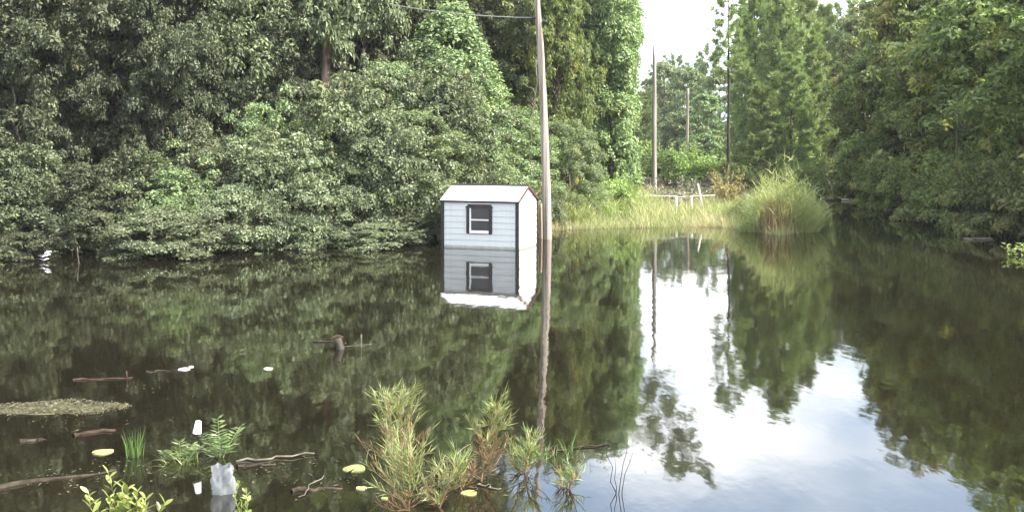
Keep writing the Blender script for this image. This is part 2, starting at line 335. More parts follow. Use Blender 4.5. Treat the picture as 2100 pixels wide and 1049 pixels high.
ii = (np.arange(ny-1)[:, None]*nx + np.arange(nx-1)[None]).reshape(-1)
o = obj('ground', mesh('ground', np.stack([GX, GY, GZ], -1), np.stack([ii, ii+1, ii+nx+1, ii+nx], -1), 'soil', True)); tag(o, 'dark leaf littered ground along the flooded banks', 'ground', kind='structure')
g = G(); g.add([(-900, -400, 0), (900, -400, 0), (900, 1600, 0), (-900, 1600, 0)], [[0, 1, 2, 3]])
tag(obj('water', g.mesh('water', 'water')), 'still dark flood water mirroring the trees and sky', 'water', kind='structure')
def gz(x, y): return float(ground(x, y))

# ------------------------------------------------------------------ shed
PH = R(20); SW, SD = 2.85, 2.05; EZ, RZ, BZ = 1.63, 2.11, -0.55
sx, sy = X(1063, 34.7), 34.7
shed = empty('storage_shed', (sx, sy, 0), -PH); tag(shed, 'pale grey garden shed with black corner trim and white roof standing in flood water', 'shed')
g = G()  # sheathing just inside the boards
e = 0.05
V = [(-SW+e, e, BZ), (-e, e, BZ), (-e, SD-e, BZ), (-SW+e, SD-e, BZ), (-SW+e, e, EZ-.03), (-e, e, EZ-.03), (-e, SD-e, EZ-.03), (-SW+e, SD-e, EZ-.03), (-SW+e, SD/2, RZ-.06), (-e, SD/2, RZ-.06)]
g.add(V, [[0, 3, 2, 1], [0, 1, 5, 4], [2, 3, 7, 6], [4, 5, 9, 8], [7, 8, 9, 6], [1, 2, 6, 5], [3, 0, 4, 7], [5, 6, 9, 9], [7, 4, 8, 8]])
obj('sheathing', g.mesh('sheathing', 'brown'), shed)
BH = 0.206; WX0, WX1, WZ0, WZ1 = -1.90, -0.955, 0.51, 1.44
def board(x0, x1, z0, z1, side):
    """lapped board: lower edge stands 14 mm proud"""
    g = G(); a, b_ = 0.030, 0.045
    if side in ('front', 'back'):
        V = [(x0, 0.05-b_-.0, z0), (x1, 0.05-b_, z0), (x1, .055, z0), (x0, .055, z0), (x0, 0.05-a, z1+.012), (x1, 0.05-a, z1+.012), (x1, .055, z1+.012), (x0, .055, z1+.012)]
        if side == 'back': V = [(p[0], SD-p[1], p[2]) for p in V]
    else:
        y0, y1, u0, u1 = x0[0], x0[1], x1[0], x1[1]   # bottom span, top span along the depth
        V = [(-.05+b_, y0, z0), (-.05+b_, y1, z0), (-.055, y1, z0), (-.055, y0, z0), (-.05+a, u0, z1), (-.05+a, u1, z1), (-.055, u1, z1), (-.055, u0, z1)]
        if side == 'left': V = [(-SW-p[0], p[1], p[2]) for p in V]
    g.add(V, [[0, 3, 2, 1], [4, 5, 6, 7], [0, 1, 5, 4], [1, 2, 6, 5], [2, 3, 7, 6], [3, 0, 4, 7]])
    obj('siding_board', g.mesh('siding_board', 'siding'), shed)
z = BZ
while z < EZ-0.03:
    z1 = min(z+BH, EZ-.035)
    if z1 <= WZ0+.01 or z >= WZ1-.01: board(-SW+.07, -.07, z, z1-.012, 'front')
    else: board(-SW+.07, WX0+.02, z, z1-.012, 'front'); board(WX1-.02, -.07, z, z1-.012, 'front')
    board(-SW+.07, -.07, z, z1-.012, 'back'); z += BH
def gspan(z): 
    if z <= EZ-.03: return (0.07, SD-.07)
    f_ = (z-(EZ-.03))/(RZ-EZ); return (0.07+f_*(SD/2-.08), SD-.07-f_*(SD/2-.08))
z = BZ
while z < RZ-0.09:
    z1 = min(z+BH, RZ-.05)
    if z < EZ-.03 < z1: z1 = EZ-.03
    for s_ in ('right', 'left'): board(gspan(z), gspan(z1), z, z1, s_)
    z = z1
for (cx_, cy_) in ((0, 0), (-SW, 0), (0, SD), (-SW, SD)):
    g = G(); lx = cx_-.105 if cx_ == 0 else cx_-.012; ly = cy_-.012 if cy_ == 0 else cy_-.105
    g.box((lx, ly, BZ), (lx+.117, ly+.06 if cy_ == 0 else ly+.117, EZ-.01)); obj('corner_trim', g.mesh('corner_trim', 'black'), shed)
def slab(name, P, th, m_, par=shed):
    P = np.array(P, float); n = np.cross(P[1]-P[0], P[3]-P[0]); n /= np.linalg.norm(n)
    g = G(); g.add(np.vstack([P, P+n*th]), [[0, 3, 2, 1], [4, 5, 6, 7], [0, 1, 5, 4], [1, 2, 6, 5], [2, 3, 7, 6], [3, 0, 4, 7]]); return obj(name, g.mesh(name, m_), par)
ov = 0.025
roofs = []
for sgn in (0, 1):
    y0, zz0 = (-ov, EZ-.02) if sgn == 0 else (SD+ov, EZ-.02)
    P = [(-SW-ov, y0, zz0), (ov, y0, zz0), (ov, SD/2, RZ), (-SW-ov, SD/2, RZ)]
    if sgn: P = P[::-1]
    rf = slab('roof_panel', P, 0.03, 'roof')
    for xe, m_ in ((ov, 'brown'), (-SW-ov-.024, 'brown')):
        Q_ = [(xe, y0, zz0-.045), (xe+.024, y0, zz0-.045), (xe+.024, SD/2, RZ-.045), (xe, SD/2, RZ-.045)]
        if sgn: Q_ = Q_[::-1]
        slab('rake_trim', Q_, 0.085, m_)
    g = G(); yy = -ov-.022 if sgn == 0 else SD+ov
    g.box((-SW-ov, yy, EZ-.06), (ov, yy+.022, EZ-.003)); obj('eave_trim', g.mesh('eave_trim', 'black'), shed)
g = G(); g.add([(-SW-ov, SD/2-.09, RZ+.000), (ov, SD/2-.09, RZ+.0), (ov, SD/2, RZ+.062), (-SW-ov, SD/2, RZ+.062), (ov, SD/2+.09, RZ), (-SW-ov, SD/2+.09, RZ)], [[0, 1, 2, 3], [3, 2, 4, 5]])
obj('ridge_cap', g.mesh('ridge_cap', 'black'), shed)
win = empty('window', (0, 0, 0)); win.parent = shed
def wbox(name, m_, lo, hi):
    g = G(); g.box(lo, hi); obj(name, g.mesh(name, m_), win)
wbox('shutter', 'black', (WX0, -.028, WZ0), (WX0+.115, .045, WZ1-.06)); wbox('shutter', 'black', (WX1-.115, -.028, WZ0), (WX1, .045, WZ1-.06))
wbox('head_trim', 'black', (WX0-.02, -.034, WZ1-.058), (WX1+.02, .045, WZ1))
a, b_ = WX0+.117, WX1-.117
wbox('pane', 'glass', (a+.05, .02, (WZ0+WZ1)/2+.022), (b_-.01, .03, WZ1-.06)); wbox('pane', 'glass', (a+.05, .012, WZ0+.102), (b_-.01, .022, (WZ0+WZ1)/2-.022))
wbox('frame', 'white', (a, -.02, WZ0+.1), (a+.05, .05, WZ1-.06)); wbox('sash_rail', 'white', (a+.05, -.014, (WZ0+WZ1)/2-.022), (b_, .05, (WZ0+WZ1)/2+.022))
wbox('sill', 'white', (a, -.03, WZ0), (b_, .05, WZ0+.1)); wbox('frame', 'black', (b_-.01, -.012, WZ0+.1), (b_+.0015, .05, WZ1-.06))

# ------------------------------------------------------------------ poles, wire, fence
def pole(name, pts, radii, m_, label, cat='utility pole', group=None, extra=None):
    pts = np.array(pts, float); o = empty(name, tuple(pts[0])); tag(o, label, cat, group)
    k = 14; tt = np.linspace(0, 1, k); s_ = np.linspace(0, 1, len(pts)); P = np.stack([np.interp(tt, s_, pts[:, i]) for i in range(3)], 1)-pts[0]
    g = G(); g.tube(P, np.interp(tt, np.linspace(0, 1, len(radii)), radii), 14, 0.01); obj('shaft', g.mesh('shaft', m_, True), o); return o
d1 = 38.7
pts = [(X(1122.5, d1), d1, -0.8), (X(1121, d1), d1, Z(400, d1)), (X(1116, d1), d1, Z(250, d1)), (X(1108.5, d1), d1, Z(100, d1)), (X(1101, d1), d1, Z(0, d1)), (X(1098, d1), d1, 10.3)]
p1 = pole('utility_pole', pts, [0.18, 0.165, 0.148, 0.13, 0.115, 0.105], 'pole', 'tall leaning brown timber utility pole rising from water beside the shed')
def cyl(P0, P1, r0, r1=None, k=4, sides=8, wob=0.0): g = G(); g.tube(path(P0, P1, k, wob), np.linspace(r0, r1 if r1 is not None else r0, k), sides); return g
c0 = np.array([X(1106, d1)+.13, d1-.02, Z(46, d1)])-np.array(pts[0])
obj('insulator', cyl(c0, c0+[0.16, -.06, 0.02], .075, .06).mesh('insulator', 'black', True), p1)
c0 = np.array([X(1101, d1)-.12, d1-.03, Z(37, d1)])-np.array(pts[0]); obj('wire_clamp', cyl(c0+[.1, 0, 0], c0+[-.08, -.03, .0], .035, .03).mesh('wire_clamp', 'black', True), p1)
a = np.array([X(1101, d1)-.16, d1-.05, Z(37, d1)]); b_ = np.array([X(520, 46), 46, 11.6]); tt = np.linspace(0, 1, 24)[:, None]
P = a+(b_-a)*tt; P[:, 2] -= 0.9*4*(tt*(1-tt))[:, 0]*0.6
g = G(); g.tube(P, 0.018, 6); tag(obj('service_wire', g.mesh('service_wire', 'wire', True)), 'thin pale service wire running from the leaning pole into the trees', 'wire')
d2 = 60.7; pole('utility_pole', [(X(1342, d2), d2, -.6), (X(1342, d2), d2, 9.45)], [0.15, 0.135, 0.10], 'pole_dark', 'slender upright utility pole with bare top in front of the sky gap')
d3 = 103; pole('utility_pole', [(X(1408, d3), d3, -.4), (X(1411, d3), d3, 9.3)], [0.15, 0.12], 'pole', 'shorter-looking distant utility pole among bushes on the far bank')
db = 39.0; pole('broken_post', [(X(1108.5, db), db, -.6), (X(1108, db), db, Z(418, db))], [0.085, 0.07], 'tan', 'short tan timber post between the shed and the leaning pole', 'post')
# the drowned fence on the grassy bank
df = 51.0
for px, t0 in ((1387, 406), (1418, 402)):
    fp = empty('fence_post', (X(px, df), df, gz(X(px, df), df)-.1)); tag(fp, 'white fence post standing upright in the bank grass', 'post', 'white posts of the drowned fence')
    obj('shaft', cyl((0, 0, -.3), (0, 0, Z(t0, df)-fp.location.z), .065, .06, 4, 8).mesh('shaft', 'white', True), fp)
    obj('cap', cyl((0, 0, Z(t0, df)-fp.location.z-.01), (0, 0, Z(t0, df)-fp.location.z+.025), .072, .05, 3, 8).mesh('cap', 'white', True), fp)
a = (X(1429, df), df-.25, Z(376, df)); b_ = (X(1444, df), df-.25, -0.1)
tag(obj('leaning_stake', cyl(a, b_, .045, .05).mesh('leaning_stake', 'white', True)), 'white stake leaning across the fence rail', 'stake')
pts = [(X(x_, df), df-.1, Z(y_, df)) for x_, y_ in ((1313, 401), (1345, 401), (1375, 402), (1400, 404), (1425, 402), (1445, 401), (1466, 400))]
g = G(); g.tube(pts, .024, 7); tag(obj('fence_rail', g.mesh('fence_rail', 'palewood', True)), 'long white horizontal fence rail above the bank grass', 'rail')
dl = 66.0
pts = [(X(x_, dl), dl, 0.06) for x_ in (1655, 1675, 1700, 1725, 1748)]
lg = empty('barrier_pole', pts[0]); tag(lg, 'pale pole with a reddish middle lying at the mouth of the dark channel', 'pole')
P = np.array(pts)-pts[0]
for seg, m_ in (((0, 1), 'white'), ((1, 3), 'redwood'), ((3, 4), 'white')):
    g = G(); g.tube(P[seg[0]:seg[1]+1], .055, 7); obj('section', g.mesh('section', m_, True), lg)

# ------------------------------------------------------------------ woods

reseed(100)
OAK = [broadleaf(12, 4.3, 3.5, 34, 115, 0.17, 1.25, 'oak', trunk_r=.2, boughs=13, plate=.36, flat=.8, limbs=26) for _ in range(3)]
reseed(101)
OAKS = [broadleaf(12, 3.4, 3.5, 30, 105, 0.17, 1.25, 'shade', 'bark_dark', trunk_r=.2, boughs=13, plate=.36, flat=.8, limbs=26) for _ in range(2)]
reseed(102)
OAKR = [broadleaf(12, 1.2, 3.5, 46, 70, 0.25, 1.15, 'oak_right', trunk_r=.2, boughs=13, plate=.36, flat=.8, limbs=26) for _ in range(3)]
reseed(103)
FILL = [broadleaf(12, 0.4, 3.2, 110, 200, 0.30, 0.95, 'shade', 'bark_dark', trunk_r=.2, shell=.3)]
reseed(104)
VINE = [broadleaf(9, 0.2, 3.4, 330, 190, 0.13, 0.42, 'vine', shape='cone', shell=.8, trunk_r=.16, up=.12, limbs=30, lean=.3, flat=1.25), broadleaf(9, 0.2, 3.2, 300, 190, 0.13, 0.42, 'vine', shape='dome', shell=.7, trunk_r=.16, up=.12, limbs=30, lean=.3, flat=1.25)]
reseed(105)
COL = [broadleaf(14, 0.5, 1.35, 150, 230, 0.22, 0.6, 'column', shape='column', shell=.7, trunk_r=.16, limbs=6, lean=.15, up=.35, flat=1.2) for _ in range(2)]
reseed(106)
SHR = [shrub(2.9, 1.9, 90, 200, 0.115, 0.40, 'shrub') for _ in range(4)]
reseed(107)
SHRD = [shrub(2.9, 1.9, 50, 190, 0.17, 0.6, 'oak_right') for _ in range(2)]
SHRS = [shrub(2.9, 1.9, 50, 190, 0.15, 0.58, 'shade') for _ in range(2)]  # bank shrubs in the leaf colour darkened for shade
reseed(108)
YP = [pine(15, 1.2, 3.1, 84, 13, 'pine', trunk_r=.15, nl=.5, nw=.075, needles=26, loose=.30) for _ in range(2)]
reseed(109)
TP = [pine(16, 9.0, 2.2, 42, 16, 'pine', 'bark_dark', trunk_r=.19, top=.45)]
reseed(110)
FAR = [broadleaf(14, 1.0, 3.4, 70, 130, 0.42, 1.0, 'far', trunk_r=.2, limbs=10), pine(15, 3.0, 2.6, 60, 14, 'far', trunk_r=.16, nl=.5, nw=.11, needles=9, top=.6)]

ORD = 'first second third fourth fifth sixth seventh eighth ninth tenth eleventh twelfth thirteenth fourteenth fifteenth sixteenth seventeenth eighteenth nineteenth twentieth twenty-first twenty-second twenty-third twenty-fourth'.split()
def rz(): return rng.random()*6.283
def tree(proto, name, px, d, sh, sw, label, cat='tree', group=None, zoff=0.0):
    x = X(px, d); return place(proto, name, (x, d, max(-.3, gz(x, d)-.05)+zoff), rz(), (sw, sw, sh), label, cat, group)
def row(spots, protos, name, label, cat, group, rev=True):
    """plants of one row, told apart by counting along the row from a landmark; '{}' takes the ordinal"""
    for i, (px, d, sh, sw) in enumerate(sorted(spots, reverse=rev)):
        tree(protos[int(rng.integers(len(protos)))], name, px, d, sh, sw, label.format(ORD[i]), cat, group)
reseed(111)
# left wood: closing back rows first
for row_d, off in ((57, 0), (66, 60)):
    for px in range(-330+off, 1180, 125):
        tree(FILL[0], 'oak_tree', px+rng.normal()*25, row_d+rng.normal()*3, (1.25+.15*rng.random() if px < 950 else 1.06)*row_d/57*(1 if px < 950 else .98), 1.15, 'oak with shade tinted leaves deep in the wood behind the shrubs', 'tree', 'oaks deep in the shaded wood')
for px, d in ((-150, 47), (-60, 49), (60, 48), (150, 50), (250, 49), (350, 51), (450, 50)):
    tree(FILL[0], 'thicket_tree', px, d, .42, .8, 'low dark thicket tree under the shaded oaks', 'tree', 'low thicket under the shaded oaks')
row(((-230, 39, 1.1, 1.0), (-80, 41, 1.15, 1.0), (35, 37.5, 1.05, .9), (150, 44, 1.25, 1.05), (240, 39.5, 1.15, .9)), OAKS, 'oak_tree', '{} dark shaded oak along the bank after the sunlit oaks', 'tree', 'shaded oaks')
row(((325, 46, 1.3, 1.0), (415, 40.5, 1.15, .9), (530, 44, 1.2, 1.0), (600, 48, 1.3, 1.05), (735, 47, 1.3, 1.0), (850, 50, 1.32, 1.05), (960, 52, 1.28, 1.0)), OAK, 'oak_tree', '{} sunlit grey green oak above the waterside shrubs counting from the shed', 'tree', 'sunlit oaks over the waterside shrubs')
for px, d, s_, w_, k, lab in ((905, 44, 1.02, 1.3, 0, 'steep cone of pale green vines draped over a tree behind the shed'), (812, 42, .74, .75, 1, 'rounded mound of vines between the pale pine trunk and the vine cone'), (1035, 45.5, .55, .8, 1, 'small vine covered mound right behind the leaning pole'), (655, 39.0, .46, .9, 1, 'squat vine heap under the pale pine trunk'), (850, 39.5, .52, .9, 1, 'broad leafy vine heap close behind the shed roof'), (965, 41.8, .6, .8, 0, 'low vine cone peeking over the shed roof ridge')):
    tree(VINE[k], 'vine_covered_tree', px, d, s_, w_, lab)
tree(OAK[2], 'oak_tree', 700, 43, 1.72, .8, 'tall high crowned oak spreading over the pale pine trunk')
# the pale pine trunk that catches the sun
x = X(670, 42); place(pine(15, 9.2, 2.4, 40, 12, 'pine', 'bark_pale', trunk_r=.3, top=.45), 'pine_tree', (x, 42, gz(x, 42)), 1.0, 1, 'pine with sunlit pinkish bare trunk standing above the shrubs', 'tree')
for i, (px, d) in enumerate(((548, 42.5), (520, 41), (368, 38.5), (340, 37.5), (168, 41.8), (95, 36.5))):
    x = X(px, d); place([('trunk', cyl((0, 0, -.6), (rng.normal()*.4, 0, 8.5), .17, .10, 8, 8, .07).mesh('trunk', 'bark_dark', True)), OAKS[1][1]], 'slim_oak', (x, d, gz(x, d)), rz(), (.5, .5, .85), ORD[i]+' slim dark trunked young oak along the shade from the pale pine trunk', 'tree', 'slim young oaks in the shade')
reseed(112)
# trees right of the leaning pole up to the sky gap
row(((1128, 49, .98, .46), (1158, 56, 1.08, .42), (1085, 56, 1.1, .75)), OAKR, 'oak_tree', '{} dark leaved oak between the creeper columns and the leaning pole', 'tree', 'dark oaks behind the leaning pole')
tree(VINE[1], 'vine_covered_tree', 1165, 46.5, .5, .55, 'low vine mound at the grass edge past the leaning pole')
row(((1250, 57, .93, .85), (1266, 67, 1.05, .95), (1216, 58, .95, .8), (1276, 84, 1.18, .95), (1262, 96, 1.3, 1.2), (1236, 70, 1.08, .9)), COL, 'creeper_clad_tree', '{} tall sunlit column of bright creeper counting from the sky gap', 'tree', 'creeper clad trees at the sky gap')
row(((1305, 100, .55, .8), (1318, 112, .6, .8), (1325, 125, .55, .8)), [FAR[1]], 'pine_tree', '{} small pine beside the bright creeper columns counting from the slender pole', 'tree', 'small pines by the creeper columns')
x = X(1262, 108); place(pine(30, 20.0, 4.2, 46, 20, 'pine', 'bark', trunk_r=.28, top=.6, nl=.5, nw=.08, bend=(8.5, 0), bexp=3.0), 'pine_tree', (x, 108, .2), 0, 1, 'very tall pine leaning its high crown out over the sky gap', 'tree')
reseed(113)
# far trees that close the gap and the horizon
for q, (px, d, k, s_) in enumerate(sorted(((1338, 150, 0, .92), (1362, 146, 0, 1.06), (1384, 156, 1, 1.08), (1408, 142, 0, .98), (1428, 158, 1, 1.02), (1452, 150, 1, 1.12), (1476, 142, 0, .95), (1350, 175, 1, 1.1), (1400, 175, 0, 1.1), (1440, 178, 0, 1.1)))):
    tree(FAR[k], 'distant_tree', px, d, s_, .9, ORD[q]+' rounded distant tree in the gap counting from the slender pole', 'tree', 'distant trees in the gap')
tree(FAR[0], 'distant_tree', 1448, 112, .62, .7, 'yellowish mid height tree beside the distant utility pole')
for i in range(34):
    px = -900+i*118; tree(FAR[i % 2], 'distant_tree', px, 215+25*rng.random(), 1.25 if not 1300 < px < 1480 else .95, 1.6, 'far off tree in the woodland beyond the flooded ground', group='woodland beyond the flood')
reseed(114)
# pines right of the gap
x = X(1494, 74); place(TP[0], 'pine_tree', (x, 74, gz(x, 74)), .5, (.8, .8, .93), 'dark bare trunked pine with a few stubby branches at the gap edge', 'tree')
row(((1548, 80, 1.0, .8), (1600, 77, 1.08, .85), (1648, 86, 1.08, .85), (1528, 92, .98, .7), (1585, 95, 1.18, .9), (1690, 99, 1.1, .85), (1622, 70, .62, .6), (1560, 70, .5, .55), (1665, 80, .8, .7)), YP, 'pine_tree', '{} feathery young pine behind the reed clump counting from the bare trunked pine', 'tree', 'young pines behind the reeds', False)
row(((1730, 135, 1.4, 1.1), (1705, 150, 1.3, 1.1), (1765, 128, 1.35, 1.1), (1670, 140, 1.3, 1.1), (1745, 165, 1.5, 1.1), (1640, 125, 1.2, 1.1), (1560, 130, 1.1, 1.2), (1610, 120, 1.1, 1.2)), [FAR[1]], 'pine_tree', '{} dim tall pine behind the young pines and channel end', 'tree', 'pines ending the channel', False)
reseed(115)
# right bank
row(((1775, 95, 1.35, 1.0), (1832, 64, 1.02, .8), (1905, 58, 1.15, .9), (1985, 60, 1.25, 1.05), (2080, 58, 1.25, 1.1), (2180, 55, 1.2, 1.1), (2300, 50, 1.1, 1.1)), OAKR, 'oak_tree', '{} tall oak of the back row on the shaded bank counting from the channel', 'tree', 'tall back oaks of the shaded bank', False)
row(((1800, 68, .78, .8), (1865, 60, .85, .85), (1935, 53, .9, .9), (2010, 48, 1.0, .95), (2090, 44, 1.0, 1.0), (2190, 40, .95, 1.0), (2320, 38, .95, 1.0)), OAKR, 'oak_tree', '{} oak overhanging the shaded water counting from the dark channel', 'tree', 'overhanging oaks of the shaded bank', False)
row(((1782, 63, 1.1, 1.0), (1812, 58, 1., .9), (1845, 54, 1.05, .95), (1885, 50.5, 1.1, 1.0), (1925, 47.5, 1., .9), (1968, 45, 1., .9), (2015, 43, 1.05, .95), (2065, 41, 1.1, 1.0), (2115, 39.5, 1.1, 1.0), (2175, 37.5, 1.1, 1.0)), SHRD, 'shrub', '{} dark shrub drooping into the shaded water counting from the channel', 'shrub', 'shrubs of the shaded bank', False)
row(((1650, 60, .75, .7), (1705, 80, 1.1, 1.0), (1760, 82, 1.2, 1.1), (1735, 128, 1.2, 1.6)), SHRD, 'shrub', '{} dark shrub lining the channel behind the tall reeds', 'shrub', 'shrubs lining the channel', False)
row(((1515, 66, .6, .8), (1545, 70, .7, .9), (1580, 68, .6, .9), (1610, 74, .9, 1.), (1640, 68, .8, .9), (1490, 84, .7, 1.0)), SHRD, 'shrub', '{} dark undergrowth shrub at the feet of the young pines', 'shrub', 'undergrowth below the young pines', False)
reseed(116)
# ragged small trees whose boughs hang to the water
reseed(131)
CK = dict(boughs=9, limbs=30, lean=.35, shell=.3, shape='dome', plate=.5, flat=.95)
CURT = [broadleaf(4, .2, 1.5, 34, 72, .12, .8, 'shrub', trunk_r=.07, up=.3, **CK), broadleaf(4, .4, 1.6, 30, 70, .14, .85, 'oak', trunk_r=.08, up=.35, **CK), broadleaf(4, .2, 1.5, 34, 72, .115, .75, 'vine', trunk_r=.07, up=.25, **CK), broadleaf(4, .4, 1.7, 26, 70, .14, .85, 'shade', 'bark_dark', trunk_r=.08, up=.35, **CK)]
row(((-190, 35, 1.40, 1.12), (-90, 33, 1.05, 1.00), (15, 33.5, 0.72, 0.90), (85, 35, 0.8, 0.85), (150, 34, 0.62, 0.85), (262, 35, 0.72, 0.90)), [CURT[3], CURT[1], CURT[3]], 'small_tree', '{} ragged dark small tree hanging over the water beyond the sunlit ones', 'tree', 'dark small trees on the wooded bank')
row(((325, 35.5, 0.74, 1.00), (385, 34.5, 0.66, 0.90), (450, 36.5, 0.85, 0.9), (505, 35.5, 0.88, 1.00), (565, 38, 1.16, 0.92), (610, 36, 0.88, 0.90), (715, 39, 1.26, 1.01), (760, 37, 0.96, 0.90), (830, 38, 1.08, 0.90), (880, 40.5, 1.40, 1.12)), [CURT[0], CURT[1], CURT[0], CURT[2]], 'small_tree', '{} ragged sunlit small tree hanging over the water counting from the shed', 'tree', 'sunlit small trees on the wooded bank')
# bare dead limbs showing pale between the leaves
reseed(141)
def snag(px, d, h, lean, label, m_='greystick', r=.1):
    x = X(px, d); o = empty('dead_tree', (x, d, gz(x, d)-.2)); tag(o, label, 'dead tree')
    P = path((0, 0, 0), (lean, -.3, h), 9, .10); g = G(); g.tube(P, np.linspace(r, r*.3, 9), 8, .05); obj('trunk', g.mesh('trunk', m_, True), o)
    for i in range(7):
        f_ = .35+.6*rng.random(); b0 = np.array([np.interp(f_, np.linspace(0, 1, 9), P[:, q]) for q in range(3)]); a = rng.random()*6.283; L = .6+1.3*rng.random()
        g = G(); g.tube(path(b0, b0+[math.cos(a)*L, math.sin(a)*L-.3, L*(.1+.8*rng.random())], 5, .07), np.linspace(r*.4, .008, 5), 5); obj('branch', g.mesh('branch', m_, True), o)
snag(300, 38.6, 7.2, 1.1, 'leaning dead tree with bare grey limbs among the shaded oaks', 'bark', .11)
snag(505, 40, 7.8, -.9, 'bare dead tree with forked limbs among the sunlit oaks', 'bark', .10)
snag(60, 36, 6.0, -.5, 'thin dead tree at the dark end of the wooded bank', 'greystick', .08)
snag(1075, 45, 7.4, .5, 'thin dead tree with bare twigs behind the leaning pole', 'greystick', .07)
snag(1985, 44, 6.5, -.8, 'thin dead tree with grey twigs on the shaded bank', 'greystick', .08)
# waterside shrubs on the left
sp = []
for px in np.linspace(-240, 838, 16):
    db_ = np.interp(px, bank_u, bank_d); sp.append((px+rng.normal()*10, db_+.1+rng.random()*1.7, .35+.55*rng.random(), .65+.45*rng.random()))
row([q for q in sp if q[0] > 290], SHR, 'shrub', '{} grey green waterside shrub along the wooded bank counting from the shed', 'shrub', 'shrubs along the wooded bank')
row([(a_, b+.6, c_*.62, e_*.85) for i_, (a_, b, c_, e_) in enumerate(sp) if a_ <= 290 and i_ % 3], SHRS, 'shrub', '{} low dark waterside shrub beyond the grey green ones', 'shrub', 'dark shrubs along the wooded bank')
sp = [(px+rng.normal()*15, np.interp(px, bank_u, bank_d)+3.2+rng.random()*.8, .7+.8*rng.random(), .8+.4*rng.random()) for px in np.linspace(560, 900, 4)]
row(sp, SHR, 'shrub', '{} taller shrub in the second row behind the waterside shrubs from the shed', 'shrub', 'second row shrubs')
SAP = [broadleaf(5, .6, 1.4, 30, 70, .13, .6, 'oak', trunk_r=.07, plate=.5, boughs=7, limbs=14, lean=.3), broadleaf(5, .6, 1.4, 30, 70, .13, .6, 'shrub', trunk_r=.07, plate=.5, boughs=7, limbs=14, lean=.3)]
row(((575, 38.5, .8, 1.0), (705, 40, 1.0, 1.1), (610, 37.5, .75, .9), (860, 40, .95, 1.1), (785, 38.5, .9, 1.), (820, 40.5, 1.25, 1.1), (745, 40.5, 1.3, 1.1), (930, 41, 1.2, 1.), (1000, 42.5, 1.0, 1.0)), SAP, 'sapling', '{} slender sapling rising out of the shrubs counting from the shed', 'sapling', 'saplings among the shrubs')
row(((930, 39.8, .8, .85), (985, 41, .75, .85), (1040, 42, .8, .85), (1085, 43.5, .7, .85)), SHR, 'shrub', '{} leafy shrub behind the shed counting from the leaning pole', 'shrub', 'shrubs behind the shed')
reseed(117)
# bank bushes
tree(shrub(1.6, 1.3, 40, 130, .14, .4, 'willow'), 'willow_bush', 1250, 50, 1.05, 1.1, 'bright green bush on the grassy bank under the creeper columns', 'bush')
for q, (px, d, s_, w_) in enumerate(((1372, 90, 1.7, 1.7), (1410, 99, 1.6, 1.7), (1440, 86, 1.5, 1.5))):
    tree(shrub(1.6, 1.3, 36, 110, .17, .42, 'willow'), 'willow_bush', px, d, s_, w_, ORD[q]+' yellow green willow bush round the distant pole counting from the slender pole', 'bush', 'willow bushes at the distant pole')
tree(shrub(1.3, .75, 30, 60, .13, .3, 'rust'), 'autumn_bush', 1495, 54, 1.12, .8, 'rusty yellow leaved bush between the fence and the reeds', 'bush')
tree(shrub(.8, 1.2, 40, 90, .12, .3, 'brush'), 'brush_pile', 1400, 58, 1.0, 1.5, 'heap of brown dry brush behind the white fence rail', 'brush pile')
tree(shrub(.9, 1.2, 30, 90, .13, .35, 'brush'), 'brush_pile', 1450, 62, 1.0, 1.1, 'low dry brush heap beside the rusty bush', 'brush pile')

